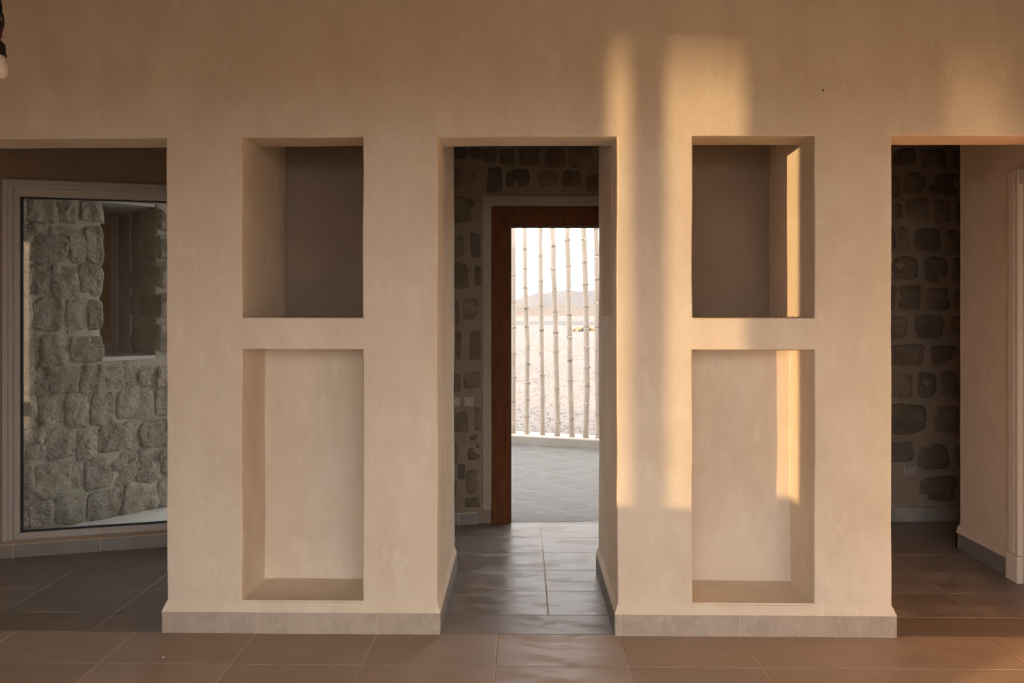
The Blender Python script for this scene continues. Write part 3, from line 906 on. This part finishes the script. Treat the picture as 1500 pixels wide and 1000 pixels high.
# ------------------------------------------------------------------ terrace outside the door
te = box('terrace_floor', (-7, 8, -0.5, 6, -0.2, -0.0012), 'paver_joint')
tag(te, 'pale terrace paving of skewed tiles outside the open door', 'terrace', kind=STRUCT)
bm = bmesh.new()
CURB0 = Vector((-0.115, 4.709))
CDIR = Vector((0.967, -0.2545)).normalized()
CNRM = Vector((-CDIR.y, CDIR.x))
def curb_pt(t, off=0.0):
    return CURB0 + CDIR * t + CNRM * off
pts = [(8, A0.y + 8.3 * math.tan(ANG_B) + 0.02), tuple(curb_pt(6.5)), tuple(curb_pt(-6)), (-9, 4.5), (-9, -1.0),
       (-4.32, -1.0), (-4.32, A0.y - 4.02 * math.tan(ANG_A) + 0.02), (A0.x, A0.y + 0.018)]
lo = [bm.verts.new((x, y, -0.2)) for x, y in pts]
hi = [bm.verts.new((x, y, -0.0012)) for x, y in pts]
n = len(pts)
bm.faces.new(lo); bm.faces.new(hi)
for i in range(n):
    bm.faces.new((lo[i], lo[(i + 1) % n], hi[(i + 1) % n], hi[i]))
te.data = to_mesh(bm, 'terrace_floor')
te.data.materials.append(M['paver_joint'])
pv = prism('pavement', [(-6.0, 0.6), (-4.32, 0.6), (-4.3, 0.98), (-2.0, 1.60), (-1.5, 1.9), (-1.9, 3.6), (-6.0, 3.6)], 'z', -0.1, 0.004, 'white_cement')
tag(pv, 'pale cement pavement at the foot of the stone wing', 'pavement', kind=STRUCT)
u1 = Vector((math.cos(math.radians(-40)), math.sin(math.radians(-40))))
n1 = Vector((-u1.y, u1.x))
u2 = Vector((math.cos(math.radians(17)), math.sin(math.radians(17))))
n2 = Vector((-u2.y, u2.x))
def cross_pt(c1, c2):
    det = n1.x * n2.y - n1.y * n2.x
    return ((c1 * n2.y - c2 * n1.y) / det, (n1.x * c2 - n2.x * c1) / det)
for i in range(-12, 16):
    for j in range(-8, 14):
        a, b = 1.455 + 0.3105 * i, 1.565 + 0.3115 * j
        g = 0.010
        poly = [cross_pt(a + g, b + g), cross_pt(a + 0.3105 - g, b + g), cross_pt(a + 0.3105 - g, b + 0.3115 - g), cross_pt(a + g, b + 0.3115 - g)]
        cx = sum(p[0] for p in poly) / 4
        cy = sum(p[1] for p in poly) / 4
        if not (-1.1 < cx < 2.2 and 1.4 < cy < 5.0):
            continue
        poly = clip_poly(poly, A0.x, A0.y + 0.028, -nB[0], -nB[1])
        if len(poly) > 2:
            c = curb_pt(0, -0.004)
            poly = clip_poly(poly, c.x, c.y, CNRM.x, CNRM.y)
        if len(poly) > 2 and area(poly) > 0.006:
            poly_tile('paver', poly, 0.0, 0.03, 'paver', te, 0.001)

# curb
cu = prism('terrace_curb', [tuple(curb_pt(-5)), tuple(curb_pt(5)), tuple(curb_pt(5, 0.30)), tuple(curb_pt(-5, 0.30))], 'z', -0.3, 0.100,
           'curb', None, 0.012)
tag(cu, 'low beige cement curb edging the terrace', 'curb', kind=STRUCT)

# ------------------------------------------------------------------ bamboo screen on the curb
def bamboo(base, path, r, node_z, label, seed, group='bamboo poles of the terrace screen'):
    rnd = random.Random(seed)
    e = empty('bamboo_pole', (base[0], base[1], 0.098))
    zs = sorted(set([z for z, _ in path] + [z + d for z in node_z for d in (-0.03, -0.008, 0.0, 0.008, 0.03)]))
    zs = [z for z in zs if 0 <= z <= path[-1][0]]
    def off(z):
        for (za, xa), (zb, xb) in zip(path, path[1:]):
            if za <= z <= zb:
                t = (z - za) / (zb - za or 1)
                t = t * t * (3 - 2 * t)
                return xa + (xb - xa) * t
        return path[-1][1]
    pts, rad = [], []
    for z in zs:
        k = min(abs(z - q) for q in node_z)
        rad.append(r * (1.05 if k < 0.004 else 1.03 if k < 0.012 else 1.0) * (1.04 - 0.03 * z))
        pts.append((off(z), rnd.uniform(-0.003, 0.003), z))
    st = link('stalk', to_mesh(tube_bm(pts, rad, 12), 'stalk', True), 'bamboo', e)
    bm = bmesh.new()
    for q in node_z:
        if q > path[-1][0]:
            continue
        x = off(q)
        tube_bm([(x, 0, q - 0.005), (x, 0, q + 0.005)], r * 1.07 * (1.04 - 0.03 * q), 12, bm)
        if rnd.random() < 0.6:                    # trimmed branch stub
            a = rnd.uniform(math.pi * 1.1, math.pi * 1.9)
            tube_bm([(x + math.cos(a) * r * 0.8, math.sin(a) * r * 0.8, q), (x + math.cos(a) * r * 1.35, math.sin(a) * r * 1.2, q + 0.014)],
                    [0.009, 0.005], 6, bm)
    nd = link('node_ring', to_mesh(bm, 'node_ring'), 'bamboo_node', e)
    nd['kind'] = 'stuff'
    tag(e, label, 'bamboo pole', group)
    return e

def zpix(y, d=8.2):
    return (450 - y) / 1000 * d + 1.62 - 0.098
ORD = ['first', 'second', 'third', 'fourth', 'fifth', 'sixth', 'seventh']
POLES = [((-0.100, 4.870), 0.0275, [(634, 752), (465, 752.5), (333, 751.5)], [365, 404, 443, 480, 518, 553, 588, 620]),
         ((0.064, 4.806), 0.0270, [(635, 773.7), (500, 774.4), (455, 772.6), (410, 771), (333, 770.4)], [364.5, 394, 422, 451, 478, 507, 534, 561, 585, 610, 632]),
         ((0.252, 4.765), 0.0265, [(637, 795.5), (580, 795), (500, 794), (410, 792.4), (333, 791.9)], [374, 412, 448, 483, 517, 550, 582, 613]),
         ((0.420, 4.715), 0.0300, [(638, 815.8), (619, 816.5), (568, 815.4), (500, 814), (457, 813), (426, 812), (394, 810.3), (361, 810.3), (333, 809)],
          [361, 394, 426.5, 457, 487, 515, 543, 569, 594, 619]),
         ((0.594, 4.662), 0.0300, [(639, 838.3), (613, 837.4), (557, 835.6), (500, 835), (462, 834), (426, 833), (390, 832.7), (352, 831.3), (333, 831.5)],
          [352, 390, 426, 462, 494.5, 527, 557, 586, 613]),
         ((0.750, 4.609), 0.0310, [(640, 858), (592, 859), (566, 859.7), (509, 859.5), (479, 858.8), (449, 858.5), (417, 857.4), (385, 856.7), (352, 855.2), (333, 854.5)],
          [352, 385, 417, 449, 479, 509, 538, 566, 592, 617]),
         ((0.890, 4.581), 0.0275, [(641, 876), (500, 875), (445, 874.7), (374, 874), (333, 873)], [373.5, 409, 445, 479, 513, 545, 576, 605, 635])]
for k, (b, r, col, nds) in enumerate(POLES):
    d = b[1] + 3.39
    x0 = col[0][1]
    path = [(max(0, zpix(y, d)) if i else 0.0, (x - x0) / 1000 * d) for i, (y, x) in enumerate(col)]
    tilt = path[-1][1]
    path.append((3.3, tilt + (tilt - path[-2][1]) * 0.5))
    nz = [zpix(y, d) for y in nds]
    z = max(nz)
    while z < 3.0:
        z += 0.29
        nz.append(z)
    if k == 0:
        lab = 'pale bamboo pole right beside the wooden door jamb'
    elif k == 6:
        lab = 'pale bamboo pole half hidden by the right pier'
    else:
        lab = 'pale bamboo pole on the curb, %s from the wooden door jamb' % ORD[k]
    bamboo(b, path, r * 1.12, nz, lab, 40 + k)
# the screen goes on both ways beyond what the doorway shows
lefts = ['nearest', 'second', 'third', 'fourth', 'fifth']
for side in (-1, 1):
    for k in range(5):
        t = (-0.17 * (k + 1) - 0.0) if side < 0 else (1.02 + 0.17 * (k + 1))
        c = curb_pt(t, 0.13)
        rnd = random.Random(300 + k * side)
        z, nz, xo, path = 0.1 + rnd.random() * 0.15, [], 0.0, [(0.0, 0.0)]
        while z < 3.2:
            nz.append(z)
            xo += rnd.uniform(-0.012, 0.010)
            path.append((z, xo))
            z += rnd.uniform(0.25, 0.31)
        path.append((3.3, xo))
        lab = 'hidden bamboo pole %s the visible ones, %s of the row on' % ('left of' if side < 0 else 'right of', lefts[k])
        bamboo((c.x, c.y), path, rnd.uniform(0.026, 0.031), nz, lab, 500 + 10 * side + k)

# ------------------------------------------------------------------ desert
bm = bmesh.new()
def gz(x, y):
    far = min(1, max(0, (y - 8) / 40))
    return -0.06 + 0.05 * noise.noise(Vector((x * 0.16, y * 0.12, 0))) + 0.10 * far * noise.noise(Vector((x * 0.05, y * 0.03, 4))) - 0.12 * far
ys = [4.2, 4.6, 5, 5.5, 6, 6.6, 7.3, 8, 9, 10, 11.5, 13, 15, 17, 20, 23, 27, 32, 38, 46, 56, 70, 90, 120, 180, 300, 600, 1200, 2700]
xsn = [i / 24 for i in range(-24, 25)]
G = []
for y in ys:
    hw = 9 + y * 1.2
    G.append([bm.verts.new((x * hw, y - (abs(x * hw) * 0.26 if y < 6 and x > 0 else 0), gz(x * hw, y) if y < 200 else -0.2)) for x in xsn])
for a, b in zip(G, G[1:]):
    for k in range(len(xsn) - 1):
        bm.faces.new((a[k], a[k + 1], b[k + 1], b[k]))
de = link('desert_ground', to_mesh(bm, 'desert_ground', True), 'sand')
tag(de, 'pale pinkish sandy desert plain beyond the bamboo poles', 'ground', kind=STRUCT)

# desert on the sun side of the house too, so the windows look out on ground
bm = bmesh.new()
v = [bm.verts.new(p) for p in ((-2500, -2500, -0.15), (2500, -2500, -0.15), (2500, 4.3, -0.15), (-2500, 4.3, -0.15))]
bm.faces.new(v)
de2 = link('desert_ground', to_mesh(bm, 'desert_ground'), 'yard')
tag(de2, 'sandy desert ground around the other sides of the house', 'ground', kind=STRUCT)

# loose pebbles: nobody could count them
bm = bmesh.new()
rnd = random.Random(11)
for k in range(5200):
    t = rnd.random() ** 1.6
    y = 5.3 + t * 24
    x = rnd.uniform(-1.2, 1.2) + rnd.uniform(-0.1, 0.28) * (y + 3.4)
    s = rnd.uniform(0.008, 0.022) * (1 + y * 0.05) * (2.0 if rnd.random() < 0.04 else 1)
    z = gz(x, y)
    ring = [bm.verts.new((x + s * math.cos(q * 1.257 + k) * rnd.uniform(0.8, 1.4), y + s * math.sin(q * 1.257 + k), z)) for q in range(5)]
    top = bm.verts.new((x + s * 0.2, y, z + s * rnd.uniform(0.45, 0.8)))
    for q in range(5):
        bm.faces.new((ring[q], ring[(q + 1) % 5], top))
pb = link('desert_pebbles', to_mesh(bm, 'desert_pebbles'), 'pebble')
tag(pb, 'loose grey pebbles scattered over the sand', 'pebbles', kind='stuff')

def ridge(name, d, x0, x1, fn, base, depth, mat, label, cat, n=90):
    """a ridge with a front and a back slope at its own distance"""
    bm = bmesh.new()
    rows_ = []
    for j in range(7):
        v_ = j / 6
        row = []
        for i in range(n + 1):
            x = x0 + (x1 - x0) * i / n
            prof = math.sin(v_ * math.pi) ** 0.8
            zz = base + (fn(x) - base) * prof
            if 0 < j < 6:
                zz += (fn(x) - base) * 0.16 * noise.noise(Vector((x / (x1 - x0) * 40, v_ * 5, d)))
            row.append(bm.verts.new((x, d + (v_ - 0.5) * depth, zz)))
        rows_.append(row)
    for a, b in zip(rows_, rows_[1:]):
        for i in range(n):
            bm.faces.new((a[i], a[i + 1], b[i + 1], b[i]))
    o = link(name, to_mesh(bm, name, True), mat)
    tag(o, label, cat, kind=STRUCT)
    return o
def road_strip(d0, d1, zt):
    bm = bmesh.new()
    a = []
    for i in range(41):
        x = -60 + 3.5 * i
        a.append([bm.verts.new((x, d0 + 0.02 * x, zt - 0.3)), bm.verts.new((x, d0 + 1.2 + 0.02 * x, zt)),
                  bm.verts.new((x, d1 + 0.02 * x, zt)), bm.verts.new((x, d1 + 1.2 + 0.02 * x, zt - 0.3))])
    for p, q in zip(a, a[1:]):
        for k in range(3):
            bm.faces.new((p[k], q[k], q[k + 1], p[k + 1]))
    return bm
rd = link('desert_track', to_mesh(road_strip(66, 78, -0.02), 'desert_track'), 'road')
tag(rd, 'grey gravel track crossing the desert plain', 'road', kind=STRUCT)
ridge('tan_hill', 150, -120, 190, lambda x: 1.15 + 0.9 * noise.noise(Vector((x * 0.035, 2.0, 0))) + 0.9 * math.exp(-((x - 14) / 26) ** 2),
      -0.3, 40, 'dune', 'low tan hill at the foot of the mountains', 'hill')
MP = [(-1900, 40), (-600, 48), (-250, 42), (-90, 34), (-21, 30), (15, 44), (49, 56), (85, 51.5), (120, 56), (167, 60), (205, 58), (260, 65), (420, 74), (800, 60), (2200, 45)]
def mnt(x):
    for (xa, za), (xb, zb) in zip(MP, MP[1:]):
        if xa <= x <= xb:
            return za + (zb - za) * (x - xa) / (xb - xa) + 2.0 * noise.noise(Vector((x * 0.03, 5, 0)))
    return 45
ridge('far_mountains', 2350, -1900, 2200, mnt, -1, 420, 'mountain', 'pale hazy mountain range on the horizon', 'mountains', 420)

# scrub patches
def scrub(x, y, wd, ht, label, seed):
    bm = bmesh.new()
    rnd = random.Random(seed)
    for k in range(60):
        a, t = rnd.uniform(0, 6.28), rnd.random() ** 0.5
        px, py = x + math.cos(a) * t * wd, y + math.sin(a) * t * wd * 0.4
        h = ht * (1 - 0.6 * t) * rnd.uniform(0.6, 1.1)
        lean = Vector((rnd.uniform(-1, 1), rnd.uniform(-1, 1), 0)) * 0.25 * h
        r = rnd.uniform(0.06, 0.14) * ht
        b0 = [bm.verts.new((px + r * math.cos(q * 2.09), py + r * math.sin(q * 2.09), gz(px, py) - 0.02)) for q in range(3)]
        m0 = [bm.verts.new((px + lean.x * .6 + 2.2 * r * math.cos(q * 2.09 + 1), py + 2.2 * r * math.sin(q * 2.09 + 1), gz(px, py) + h * 0.6)) for q in range(3)]
        tp = bm.verts.new((px + lean.x, py + lean.y, gz(px, py) + h))
        for q in range(3):
            bm.faces.new((b0[q], b0[(q + 1) % 3], m0[(q + 1) % 3], m0[q]))
            bm.faces.new((m0[q], m0[(q + 1) % 3], tp))
    o = link('desert_scrub', to_mesh(bm, 'desert_scrub'), 'scrub')
    tag(o, label, 'scrub', 'dry scrub on the plain')
scrub(6.1, 49, 1.0, 0.75, 'larger dry olive scrub clump behind the sixth bamboo pole', 1)
scrub(4.3, 47, 0.7, 0.42, 'smaller dry scrub clump left of the sixth bamboo pole', 2)

# haze over the plain
hz = box('desert_haze', (-2600, 2700, 110, 2750, -3, 260), 'sand')
hm = bpy.data.materials.new('desert_haze')
hm.use_nodes = True
hm.node_tree.nodes.clear()
vo = hm.node_tree.nodes.new('ShaderNodeOutputMaterial')
vs = hm.node_tree.nodes.new('ShaderNodeVolumeScatter')
vs.inputs['Color'].default_value = (0.97, 0.975, 1.0, 1)
vs.inputs['Density'].default_value = 0.00005
hm.node_tree.links.new(vs.outputs[0], vo.inputs['Volume'])
hz.data.materials.clear()
hz.data.materials.append(hm)
tag(hz, 'thin pale haze in front of the mountains', 'haze', kind='stuff')

# unseen wall added to catch the sun, mirrored warm in the left window
gw = prism('sun_catch_wall', [(-5.33, -10.45), (-4.05, -7.6), (-3.87, -7.68), (-5.15, -10.53)], 'z', -0.2, 3.6, 'plaster')
tag(gw, 'plastered wall added outside the side door to catch the sun', 'wall', kind=STRUCT)
# unseen sun blocker added far outside: its beam softens the sun patch tops
pg = empty('sun_blocker', (0, 0, 0))
tag(pg, 'added unseen wooden canopy frame standing far outside the left wall', 'blocker', kind=STRUCT)
pc = Vector((XL, -2.8)) - Vector((SUN_K, 1)).normalized() * 40.0
box('beam', (pc.x - 0.1, pc.x + 0.1, pc.y - 4, pc.y + 4, 4.49, 6.3), 'shutter', pg, 0.01)
for yy in (-3.8, 3.8):
    box('post', (pc.x - 0.09, pc.x + 0.09, pc.y + yy - 0.09, pc.y + yy + 0.09, -0.2, 4.49), 'shutter', pg, 0.01)

# ------------------------------------------------------------------ small things
# bare bulb hanging on twisted wires at the left edge of the picture
BX, BY = -1.853, -1.0
e = empty('pendant_bulb', (BX, BY, 2.43))
tag(e, 'bare opal bulb in black socket hanging on dark wires, top left', 'lamp')
link('bulb', to_mesh(lathe_bm([(0.004, 0.0), (0.018, 0.004), (0.028, 0.018), (0.0305, 0.034), (0.0285, 0.05), (0.023, 0.068), (0.0185, 0.086)]), 'bulb', True), 'bulb', e)
so_ = link('socket', to_mesh(lathe_bm([(0.021, 0.080), (0.0255, 0.081), (0.0255, 0.086), (0.0235, 0.090), (0.0225, 0.115), (0.0215, 0.122), (0.012, 0.132), (0.006, 0.138)]), 'socket', False), 'black', e)
pts = []
for k in range(120):
    z = 0.134 + (H - 2.43 - 0.134) * k / 119
    pts.append((0.006 * math.cos(z * 40) + 0.004 * math.sin(z * 9), 0.006 * math.sin(z * 40), z))
link('wire', to_mesh(tube_bm(pts, 0.0045, 7), 'wire', True), 'cord', e)
pts2 = [(-p[0] + 0.008 * math.sin(p[2] * 9), -p[1], p[2]) for p in pts]
link('wire', to_mesh(tube_bm(pts2, 0.0045, 7), 'wire', True), 'black', e)
loop = [(0.004 + 0.011 * math.sin(a), 0.006 * math.cos(a * 0.5), 0.205 - 0.034 * math.cos(a)) for a in [k * 0.35 for k in range(18)]]
link('wire_knot', to_mesh(tube_bm(loop, 0.0045, 7), 'wire_knot', True), 'black', e)
link('wire_end', to_mesh(tube_bm([(0.006, 0, 0.165), (0.010, -0.004, 0.148), (0.016, -0.006, 0.145), (0.023, -0.006, 0.146)], 0.0018, 6), 'wire_end', True), 'cord', e)
link('ceiling_rose', to_mesh(lathe_bm([(0.012, H - 2.43 - 0.035), (0.04, H - 2.43 - 0.02), (0.045, H - 2.43)]), 'ceiling_rose', True), 'plate', e)

# nail in the wall above the right upper niche
nl = link('wall_nail', to_mesh(tube_bm([(0, 0.02, 0), (0, -0.012, -0.003)], 0.0035, 8), 'wall_nail'), 'black', None, (1.485, 0, 2.691))
tag(nl, 'small dark nail stub in the plaster above the right niches', 'nail')
# white chip on the floor
def chip_bm(s, seed):
    rnd = random.Random(seed)
    bm = bmesh.new()
    bmesh.ops.create_icosphere(bm, subdivisions=1, radius=s)
    for v_ in bm.verts:
        v_.co *= rnd.uniform(0.6, 1.2)
        v_.co.z *= 0.5
    return bm
ch = link('plaster_chip', to_mesh(chip_bm(0.007, 3), 'plaster_chip'), 'crumb_white', None, (-1.658, -0.255, 0.002))
tag(ch, 'tiny white plaster chip on the floor before the left pier', 'chip')
# dust and crumbs on the floor of the right upper niche
bm = bmesh.new()
rnd = random.Random(5)
for k in range(170):
    s = rnd.uniform(0.0015, 0.005)
    x = rnd.choice([rnd.uniform(0.95, 1.44), rnd.uniform(1.15, 1.43), rnd.uniform(1.2, 1.3)])
    y = rnd.uniform(0.01, 0.55)
    b2 = chip_bm(s, k)
    for v_ in b2.verts:
        v_.co += Vector((x, y, 1.571))
    tmp = bpy.data.meshes.new('t')
    b2.to_mesh(tmp)
    b2.free()
    bm.from_mesh(tmp)
    bpy.data.meshes.remove(tmp)
cr = link('niche_crumbs', to_mesh(bm, 'niche_crumbs'), 'crumb')
tag(cr, 'dark crumbs scattered on the floor of the right upper niche', 'crumbs', kind='stuff')
